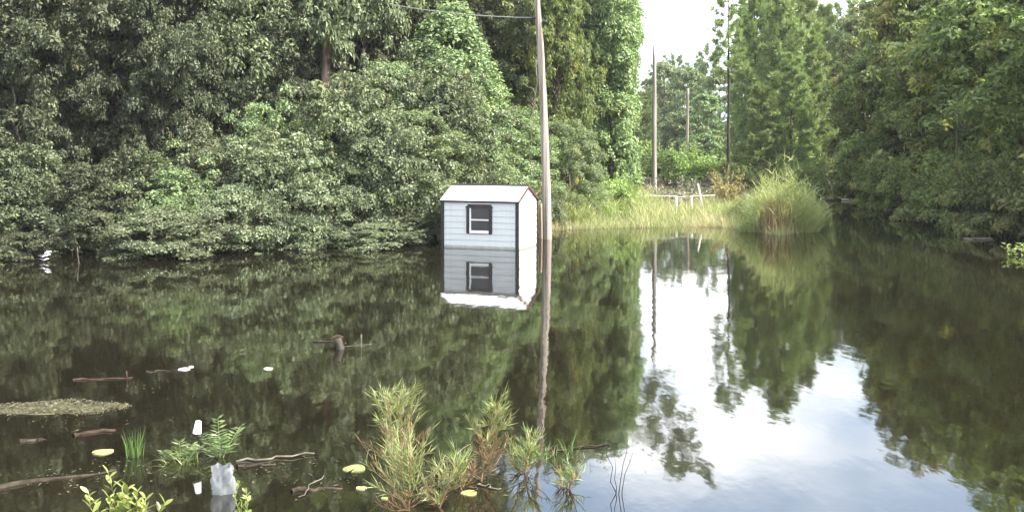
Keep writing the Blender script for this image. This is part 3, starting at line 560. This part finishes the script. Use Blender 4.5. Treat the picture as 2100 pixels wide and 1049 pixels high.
# ------------------------------------------------------------------ bank grass and reeds
n = 26000; U = rng.uniform(1105, 1680, n); dd = np.interp(U, bank_u, bank_d) - 0.8 + rng.random(n)**1.5*26
keep = ~((U > 1600) & (dd > 48)); U, dd = U[keep], dd[keep]; xg = (U-1050)/F*dd; zg = np.maximum(ground(xg, dd), -.25)-.05; n = len(U)
hgt = (.40+.75*rng.random(n))*(0.75+.5*np.sin(xg*1.7+dd*.6)*np.sin(dd*.9-xg*.5)) ; hgt = np.maximum(hgt, .2)
g = G(); g.arcs(np.stack([xg, dd, zg], 1), np.stack([rng.normal(size=n)*.3, rng.normal(size=n)*.3, np.ones(n)], 1), hgt+.1, .022+.02*rng.random(n), .35*rng.random(n), 2)
tag(obj('grass', g.mesh('grass', 'grass')), 'yellow green grass covering the low bank around the fence', 'grass', kind='stuff')
def reeds(px, d, h, spread, nb, name, label, stems=True, seed_w=.035):
    x = X(px, d); o = empty(name, (x, d, min(gz(x, d), 0)-.05)); tag(o, label, 'reeds')
    a = rng.random(nb)*6.283; r = spread*np.sqrt(rng.random(nb)); P = np.stack([r*np.cos(a), r*np.sin(a)*.8, np.zeros(nb)], 1)
    out_ = np.stack([np.cos(a)*r/spread*.28, np.sin(a)*r/spread*.28, np.ones(nb)], 1)+rng.normal(size=(nb, 3))*np.array([.12, .12, 0])
    g = G(); hh = h*(.38+.68*rng.random(nb))*(1-.5*(r/spread)**1.6)*(1+.14*np.sin(2.3*a+px)); g.arcs(P, out_, hh, seed_w, .12+.35*rng.random(nb), 4)
    m_ = nb*3; k = rng.integers(0, nb, m_); f_ = .45+.5*rng.random(m_); Pb = P[k]+unit(out_)[k]*(hh[k]*f_)[:, None]
    g.arcs(Pb, np.stack([rng.normal(size=m_)*.5, rng.normal(size=m_)*.5, .8*np.ones(m_)], 1), .35+.3*rng.random(m_), seed_w*.7, .4*rng.random(m_), 2)
    obj('blades', g.mesh('blades', 'reed'), o)
    if stems:
        k = nb//3; P2 = np.stack([rng.normal(size=k)*spread*.25-.62, -spread*.75+rng.normal(size=k)*.15, np.zeros(k)], 1)
        g = G(); g.arcs(P2, rng.normal(size=(k, 3))*[.10, .10, 0]+[0, 0, 1], h*(.3+.3*rng.random(k)), seed_w*.9, .1*rng.random(k), 3); obj('brown_stems', g.mesh('brown_stems', 'reedstem'), o)
reeds(1612, 42.4, 3.3, 1.2, 1500, 'reed_clump', 'tall bushy clump of yellow green reeds with reddish brown stems')
reeds(1562, 42.2, 1.9, .8, 500, 'reed_clump', 'lower reed tuft leaning against the tall reed clump', False)
reeds(1160, 45.5, 2.1, 1.1, 420, 'reed_clump', 'pale reed tuft at the water edge behind the leaning pole', False)
reeds(1215, 47.5, 2.2, 1.0, 380, 'reed_clump', 'green reed tuft between the pale tuft and the bright bush', False)
reeds(1300, 49.5, 1.9, 1.1, 380, 'reed_clump', 'green reed tuft between the bright bush and the slender pole', False)
reeds(1490, 47.5, 1.0, .9, 260, 'reed_clump', 'short reed tuft in front of the rusty bush', False)
reeds(1540, 46.5, 1.5, .9, 300, 'reed_clump', 'middling reed tuft between the rusty bush and the tall clump', False)

# ------------------------------------------------------------------ plants standing in the near water
def fennel(px, py, h, nside, name_label, dry_lo, dry_hi, lean=(0, 0), wid=.3):
    d = D(py); o = empty('dog_fennel', (X(px, d), d, -.12)); tag(o, name_label, 'water plant')
    s_ = G(); gr = G(); dr = G()
    main = [np.array([lean[0]*f_**1.5, lean[1]*f_, h*f_]) for f_ in np.linspace(0, 1, 8)]; s_.tube(main, np.linspace(.014, .004, 8), 6)
    M = np.array(main)
    for i in range(nside):
        f_ = .12+.86*(i+rng.random())/nside; b0 = np.array([np.interp(f_, np.linspace(0, 1, 8), M[:, q]) for q in range(3)])
        a = rng.random()*6.283; L = wid*(1.2-.7*f_)*(.4+1.1*rng.random()); e = b0+np.array([math.cos(a)*L*.8, math.sin(a)*L*.8, L*(.25+.9*rng.random())])
        br = path(b0, e, 4, .01, -.05*L); s_.tube(br, np.linspace(.005, .002, 4), 4, cap=False)
        n = 20; k = rng.random(n); P = np.stack([np.interp(k, np.linspace(0, 1, 4), br[:, q]) for q in range(3)], 1)
        T = unit(e-b0)*.9+rng.normal(size=(n, 3))*.42+[0, 0, .35]; tgt = dr if dry_lo < f_+rng.normal()*.05 < dry_hi else gr
        tgt.blades(P, T, rng.normal(size=(n, 3)), .06+.12*rng.random(n), .0075)
    obj('stem', s_.mesh('stem', 'fennel_dry', True), o)
    if gr.n: obj('foliage', gr.mesh('foliage', 'fennel'), o)
    if dr.n: obj('dry_foliage', dr.mesh('dry_foliage', 'fennel_dry'), o)
fennel(825, 985, 1.02, 40, 'feathery green plant with a browned middle standing in the near water', .25, .5, (-.04, 0), .34)
fennel(812, 960, .92, 26, 'thin feathery shoot behind the brown middled plant', -1, .1, (-.12, .1), .26)
fennel(838, 1046, .64, 44, 'broad low feathery green plant in front of the brown middled plant', -1, .2, (.02, 0), .42)
fennel(895, 1040, .42, 20, 'sprawling side shoot beside the broad low feathery plant', -1, .3, (.18, 0), .3)
fennel(985, 985, .93, 44, 'tall tapering feathery plant with orange brown lower leaves', .08, .45, (.19, 0), .26)
fennel(950, 1000, .40, 22, 'short half dried feathery sprig beside the tapering plant', .0, .5, (-.05, 0), .22)
fennel(1075, 970, .42, 24, 'low feathery tuft among the grass blades near the pole reflection', -1, .3, (.06, 0), .3)
fennel(1160, 1000, .25, 16, 'tiny feathery tuft beside the open sky reflection', -1, .4, (.1, 0), .26)
def tuft(px, py, h, spread, nb, label, w=.016, m_='blade', droop=.5, name='grass_tuft', fan=.35):
    d = D(py); o = empty(name, (X(px, d), d, -.1)); tag(o, label, 'water plant'); a = rng.random(nb)*6.283; r = spread*np.sqrt(rng.random(nb))
    g = G(); g.arcs(np.stack([r*np.cos(a), r*np.sin(a), 0*a], 1), np.stack([rng.normal(size=nb)*fan, rng.normal(size=nb)*fan, np.ones(nb)], 1), (.5+.5*rng.random(nb))*(h+.12), w, droop*rng.random(nb), 5); obj('blades', g.mesh('blades', m_), o); return o
tuft(276, 934, .36, .10, 90, 'upright tuft of bright green grass in the dark water', .014, 'blade', .3, fan=.07)
tuft(1100, 935, .30, .22, 60, 'loose green grass blades bent over the water by the pole reflection', .012, 'blade', .8)
tuft(1170, 925, .27, .05, 14, 'few stiff upright green blades near the open water', .018, 'blade', .1)
tuft(1200, 940, .14, .35, 90, 'low matted grass at the edge of the sky reflection', .010, 'weed', 1.0)
tuft(380, 944, .26, .18, 90, 'arching yellowish grass around the white cup', .011, 'fennel', .8, fan=.5)
def frondplant(px, py, h, label):
    d = D(py); o = empty('fern_sprig', (X(px, d), d, -.1)); tag(o, label, 'water plant'); s_ = G(); g = G()
    for q in range(5):
        a = rng.random()*6.283; hh = h*(1 if q == 0 else .45+.35*rng.random()); ln = .03 if q == 0 else .22
        P = np.array([[math.cos(a)*ln*f_**1.4, math.sin(a)*ln*f_**1.4, (hh+.1)*f_] for f_ in np.linspace(0, 1, 7)]); s_.tube(P, np.linspace(.006, .002, 7), 4)
        n = 22; k = np.linspace(.3, 1, n); B = np.stack([np.interp(k, np.linspace(0, 1, 7), P[:, c]) for c in range(3)], 1); sg = np.where(np.arange(n) % 2, 1, -1)[:, None]
        g.blades(B, np.array([[1., .25, .45]])*[[1, 1, 1]]*np.hstack([sg, sg, np.ones_like(sg)])+rng.normal(size=(n, 3))*.15, rng.normal(size=(n, 3))+[0, -1, 1], .17*(1.15-.7*k), .026)
    obj('stem', s_.mesh('stem', 'fennel', True), o); obj('leaflets', g.mesh('leaflets', 'fern'), o)
frondplant(452, 938, .45, 'upright sprig with paired narrow leaves beside the white cup')
frondplant(372, 940, .20, 'short leafy sprig under the white cup')
# cup on a stake
d = 11.55; x = X(404, d); o = empty('plastic_cup', (x, d, Z(887, d)), 0); tag(o, 'small white plastic cup stuck upside down on a thin stake', 'cup'); o.rotation_euler = (0, R(7), 0)
g = G(); g.tube([(0, 0, 0), (0, 0, .008), (0, 0, .012), (0, 0, .13)], [.048, .048, .044, .032], 16); obj('body', g.mesh('body', 'foam', True), o)
g = G(); g.tube([(0, 0, .13), (0, 0, .134)], [.0325, .030], 16); obj('base', g.mesh('base', 'foam', True), o)
tag(obj('stake', cyl((x+.03, d, -.5), (x+.01, d, Z(887, d)+.12), .008, .006).mesh('stake', 'driftwood', True)), 'thin dark stake holding up the white cup', 'stake')
# crumpled plastic bag half sunk beside it
d = D(1010); x = X(458, d); hb = .36
th = np.linspace(0, 2*np.pi, 37)[:-1]; rows = []
for k, f_ in enumerate(np.linspace(0, 1, 16)):
    rad_ = (.115*(1-.15*f_))*(1+.16*np.sin(3*th+f_*5)+.10*np.sin(7*th-f_*9+1)+.07*rng.normal(size=36)); rows.append(np.stack([rad_*np.cos(th), rad_*np.sin(th)*.55, np.full(36, -.08+hb*f_+0)+.015*np.sin(5*th+k)], 1))
Vb = np.vstack(rows); i_ = np.arange(15)[:, None]*36; j_ = np.arange(36)[None]; Qb = np.stack([i_+j_, i_+(j_+1) % 36, i_+(j_+1) % 36+36, i_+j_+36], -1).reshape(-1, 4)
tag(obj('plastic_bag', mesh('plastic_bag', Vb, Qb, 'plastic', True), None, (x, d, 0)), 'crumpled cloudy white plastic bag half sunk in the dark water', 'bag')
# oval leaved bushes at the near edge
leafme = G(); leafme.add([(0, 0, 0), (.012, .018, .004), (.017, .045, .003), (.010, .070, -.004), (0, .082, -.010), (-.010, .070, -.004), (-.017, .045, .003), (-.012, .018, .004), (0, .045, -.004)], [[0, 1, 2, 8], [8, 2, 3, 4], [8, 4, 5, 6], [0, 8, 6, 7]])
leafme = leafme.mesh('leaf', 'oval', True)
def ovalbush(px, d, h, sprigs, per, label, spread, sc=1.0):
    x = X(px, d); zb = -.1; o = empty('leafy_bush', (x, d, zb)); tag(o, label, 'bush'); s_ = G()
    for (dx, dz) in sprigs:
        tip = np.array([dx, rng.normal()*spread*.3, h-zb+dz]); P = path((dx*.25, 0, 0), tip, 6, .015, .0); s_.tube(P, np.linspace(.009, .003, 6), 5)
        for i in range(per):
            f_ = .55+.45*(i+.5)/per; c = [np.interp(f_, np.linspace(0, 1, 6), P[:, q]) for q in range(3)]; a = i*2.4+rng.random()
            obj('leaf', leafme, o, c, (R(25+45*rng.random()), R(rng.normal()*20), a), (sc*(.7+.5*rng.random()),)*3)
    obj('stems', s_.mesh('stems', 'fennel', True), o)
ovalbush(270, 8.6, Z(1000, 8.6), [(-.30, .02), (-.2, -.06), (-.24, .10), (-.12, -.02), (-.05, .02), (.0, -.08), (.06, .0), (.14, -.05), (.2, -.1), (.3, -.1), (-.35, -.12), (.1, -.16), (-.1, -.14)], 12, 'bush of yellow green oval leaves poking up at the near water edge', .3, 1.15)
ovalbush(498, 8.8, Z(985, 8.8), [(-.03, .0), (.02, -.07), (.05, -.12), (-.01, -.16)], 10, 'slender sprig of small oval leaves near the plastic bag', .1, .8)

# ------------------------------------------------------------------ floating things
def pad(px, py, w, label, group=None, m_='pad', name='lily_pad'):
    d = D(py); r = w/2/F*d; k = 20; th = np.linspace(.15, 6.13, k); rr = r*(1+.05*np.sin(3*th+px)); g = G()
    ring = np.stack([rr*np.cos(th), rr*np.sin(th)*.95, .003+.005*np.abs(np.sin(th*1.5))], 1); V = np.vstack([[0, 0, .004], ring, ring*[1, 1, 0]+[0, 0, -.012]])
    g.add(V, [[0, i, i+1, i+1] for i in range(1, k)] + [[i, i+k, i+k+1, i+1] for i in range(1, k)]); me = mesh(name, V, np.array([[0, i, i+1] for i in range(1, k)]+[[i, i+k, i+k+1] for i in range(1, k)]+[[i, i+k+1, i+1] for i in range(1, k)]), m_)
    tag(obj(name, me, None, (X(px, d), d, .004), (0, 0, px)), label, 'lily pad', group)
pad(727, 961, 48, 'largest yellow green lily pad floating beside the feathery plants'); pad(211, 927, 42, 'pale lily pad floating beside the bright grass tuft'); pad(741, 1001, 22, 'small lily pad floating just in front of the largest one')
pad(789, 1022, 14, 'tiny pale lily pad at the foot of the broad feathery plant')
for px, py, w, lb in ((378, 757, 24, 'white leaf floating at the end of the thin dark stick'), (550, 756, 18, 'lone white leaf floating on open dark water'), (392, 752, 10, 'tiny white scrap touching the white leaf by the dark stick')): pad(px, py, w, lb, 'small pale floating leaves', 'foam', 'floating_leaf')
pad(962, 1011, 34, 'curled yellow brown leaf floating by the tapering plant', None, 'rust', 'floating_leaf')
def log(p0, p1, r0, r1, m_, label, z0=.0, z1=None, group=None, wob=.03, name='floating_stick', cat='stick'):
    (a0, b0), (a1, b1) = p0, p1; dA, dB = D(b0), D(b1); z1 = z0 if z1 is None else z1
    g = G(); P = path((X(a0, dA), dA, z0), (X(a1, dB), dB, z1), 8, wob); P[:, 2] = np.linspace(z0, z1, 8)+rng.normal(size=8)*r0*.25
    c = P.mean(0); c[2] = 0; g.tube(P-c, np.linspace(r0, r1, 8), 7, .1); return tag(obj(name, g.mesh(name, m_, True), None, tuple(c)), label, cat, group)
log((484, 946), (645, 932), .016, .008, 'greystick', 'long pale stick floating beside the plastic bag', .008, .02)
log((486, 958), (566, 953), .022, .012, 'driftwood', 'short brown stick floating in front of the long pale stick', .004)
log((-30, 1003), (238, 963), .04, .018, 'driftwood', 'long brown half sunk log behind the oval leaved bush', -.018, -.004, wob=.04, name='floating_log', cat='log')
log((598, 1008), (705, 1000), .03, .015, 'driftwood', 'brown waterlogged branch near the largest lily pad', .0)
log((612, 1020), (664, 986), .006, .004, 'greystick', 'thin pale twig lying across the waterlogged branch', .01, .06)
log((150, 779), (272, 775), .02, .012, 'redwood', 'reddish stick floating beyond the weed mat', .006)
log((150, 893), (236, 881), .035, .02, 'redwood', 'reddish brown driftwood between the weed mat and the lily pad', .0)
log((40, 906), (95, 900), .03, .015, 'driftwood', 'small sodden branch below the weed mat', .0)
log((300, 762), (390, 760), .012, .008, 'driftwood', 'thin dark stick among the small pale leaves', .004)
log((868, 992), (965, 938), .010, .004, 'greystick', 'pale dead branch slanting between the two feathery plants', .05, .16, wob=.03)
log((860, 1010), (975, 985), .009, .005, 'greystick', 'lower dead branch slanting between the two feathery plants', .02, .09, wob=.03)
log((986, 993), (1028, 1003), .009, .005, 'greystick', 'short grey twig at the foot of the tapering plant', .01)
log((1140, 925), (1250, 912), .012, .006, 'driftwood', 'thin brown stick at the edge of the sky reflection', .01)
log((1975, 491), (2035, 491), .05, .03, 'greystick', 'pale floating branch in the shaded water below the oaks', .02)
log((640, 700), (710, 704), .02, .012, 'driftwood', 'low dark branch lying behind the stick cross', .01)
for (px, py, zt, dx, lab) in ((741, 712, .23, 0, 'pale upright stick of the small stick cross'), (258, 781, .15, .01, 'short reddish stub standing at the end of the reddish stick'), (163, 541, .50, -.06, 'thin pale stake in the water before the dark wood edge')):
    d = D(py); tag(obj('upright_stick', cyl((X(px, d), d, -.3), (X(px, d)+dx, d, zt), .016 if py < 600 else .012, .012, 5, 6, .005).mesh('upright_stick', 'greystick' if 'pale' in lab else 'redwood', True)), lab, 'stick')
log((706, 712), (762, 709), .009, .006, 'greystick', 'pale horizontal twig of the small stick cross', .012, .03, wob=.006)
d = D(715); x = X(697, d); o = empty('tree_stump', (x, d, 0)); tag(o, 'small dark rotten stump with a pale broken top beside the stick cross', 'stump')
g = G(); g.tube([(0, 0, -.4), (.01, 0, .02), (-.02, 0, .10), (-.04, 0, .19)], [.09, .075, .07, .08], 10, .08); obj('trunk', g.mesh('trunk', 'bark_dark', True), o)
g = G(); g.tube([(-.12, 0, .185), (-.04, 0, .205), (.06, 0, .20)], [.03, .05, .02], 8, .08); obj('broken_top', g.mesh('broken_top', 'redwood', True), o)
# bare twiggy sapling in the sky reflection
d = D(1010); o = empty('bare_sapling', (X(1264, d), d, -.15)); tag(o, 'bare thin twigs standing in the open sky reflection', 'sapling')
for (dx, zt, bx) in ((-.10, .52, 0), (.11, .58, .01), (.16, .42, .02), (-.02, .36, 0)):
    obj('twig', cyl((bx, 0, 0), (dx, rng.normal()*.05, zt+.15), .006, .002, 6, 5, .012).mesh('twig', 'driftwood', True), o)
# scattered litter drifting on the surface
reseed(301)
n = 420; cl = np.array([(120, 860), (230, 960), (560, 950), (690, 985), (1000, 980), (1150, 930), (60, 990), (330, 790), (900, 1000)], float)
k = rng.integers(0, len(cl), n); U = cl[k]+rng.normal(size=(n, 2))*[85, 16]; ok = (U[:, 1] > 700) & (U[:, 1] < 1046); U = U[ok]; n = len(U); dd = F*H/(U[:, 1]-HZ)
g = G(); g.blades(np.stack([(U[:, 0]-1050)/F*dd, dd, np.full(n, .006)], 1), rng.normal(size=(n, 3))*[1, 1, .04], rng.normal(size=(n, 3))*.12+[0, 0, 1], .02+.06*rng.random(n)**2, .012+.014*rng.random(n))
tag(obj('floating_litter', g.mesh('floating_litter', 'weed')), 'tiny bits of brown leaf litter drifting among the near plants', 'litter', kind='stuff')
# weed mat
d = D(836); o = empty('weed_mat', (X(120, d), d, 0)); tag(o, 'ragged floating mat of brown weed and leaves on the dark water', 'weed mat')
n = 2600; a = rng.random(n)*6.283; r = np.sqrt(rng.random(n)); P = np.stack([r*np.cos(a)*.95, r*np.sin(a)*.38*(1+.2*np.sin(5*a)), .012+.05*rng.random(n)*(1-r)], 1)
T = np.stack([rng.normal(size=n), rng.normal(size=n)*.5, rng.normal(size=n)*.12], 1); g = G(); g.blades(P, T, rng.normal(size=(n, 3))*.35+[0, 0, 1], .025+.06*rng.random(n)**2, .012+.010*rng.random(n)); obj('weed_leaves', g.mesh('weed_leaves', 'weed'), o)
ring = [(math.cos(q)*(.86+.1*math.sin(4*q)), math.sin(q)*(.32+.05*math.sin(3*q+1)), .004) for q in np.linspace(0, 6.283, 41)[:-1]]
obj('sodden_base', mesh('sodden_base', [(0, 0, .028)]+ring, [[0, i+1, (i+1) % 40+1] for i in range(40)], 'weed', True), o)
# pale leaves on a drowned twig at the left wood edge
d = D(537); o = empty('drowned_twig', (X(90, d), d, -.1)); tag(o, 'drowned twig with a few bright white leaves at the wood edge', 'twig')
obj('stem', cyl((0, 0, -.2), (.05, 0, .30), .012, .006, 5, 5, .01).mesh('stem', 'driftwood', True), o)
lf = G(); lf.blades(np.zeros((1, 3)), np.array([[1., 0, .12]]), np.array([[0, -.6, .8]]), .22, .10); lf = lf.mesh('leaf', 'foam')
for dx, dz, a in ((-.20, .26, .1), (.02, .24, 2.9), (.06, .28, -.2), (.03, .36, .5), (-.12, .15, 0), (.10, .14, 3.0)): obj('leaf', lf, o, (dx*.4, 0, dz), (0, R(-12), a))
d = 33.0; o = empty('overhanging_sprig', (X(2110, d), d, .05)); tag(o, 'pale leafy sprig reaching over the shaded water', 'sprig')
g = G(); n = 60; P = rng.normal(size=(n, 3))*[.22, .15, .09]+[-.35, 0, .02+.12]; g.blades(P, rng.normal(size=(n, 3))+[-.6, 0, .1], rng.normal(size=(n, 3))+[0, 0, 1.2], .16, .06); obj('leaves', g.mesh('leaves', 'willow'), o)
obj('stem', cyl((.9, 0, -.4), (-.5, 0, .12), .02, .006, 5, 5, .02).mesh('stem', 'driftwood', True), o)
# ------------------------------------------------------------------ damp air
HX = 700
m = bpy.data.materials.new('damp_air'); m.use_nodes = True; t = m.node_tree; t.nodes.clear(); out = N(t, 'ShaderNodeOutputMaterial')
pv = N(t, 'ShaderNodeVolumePrincipled'); pv.inputs['Color'].default_value = (.93, .97, 1.0, 1); pv.inputs['Density'].default_value = 0.00022; t.links.new(pv.outputs[0], out.inputs['Volume'])
g = G(); g.box((-HX, -200, -2), (HX, 900, 36)); tag(obj('haze', g.mesh('haze', m)), 'thin damp haze over the flooded ground', 'haze', kind='stuff')
scene.cycles.volume_bounces = 0
print('objects', len(bpy.data.objects), 'tris', sum(len(m_.loop_triangles) or len(m_.polygons)*2 for m_ in bpy.data.meshes))
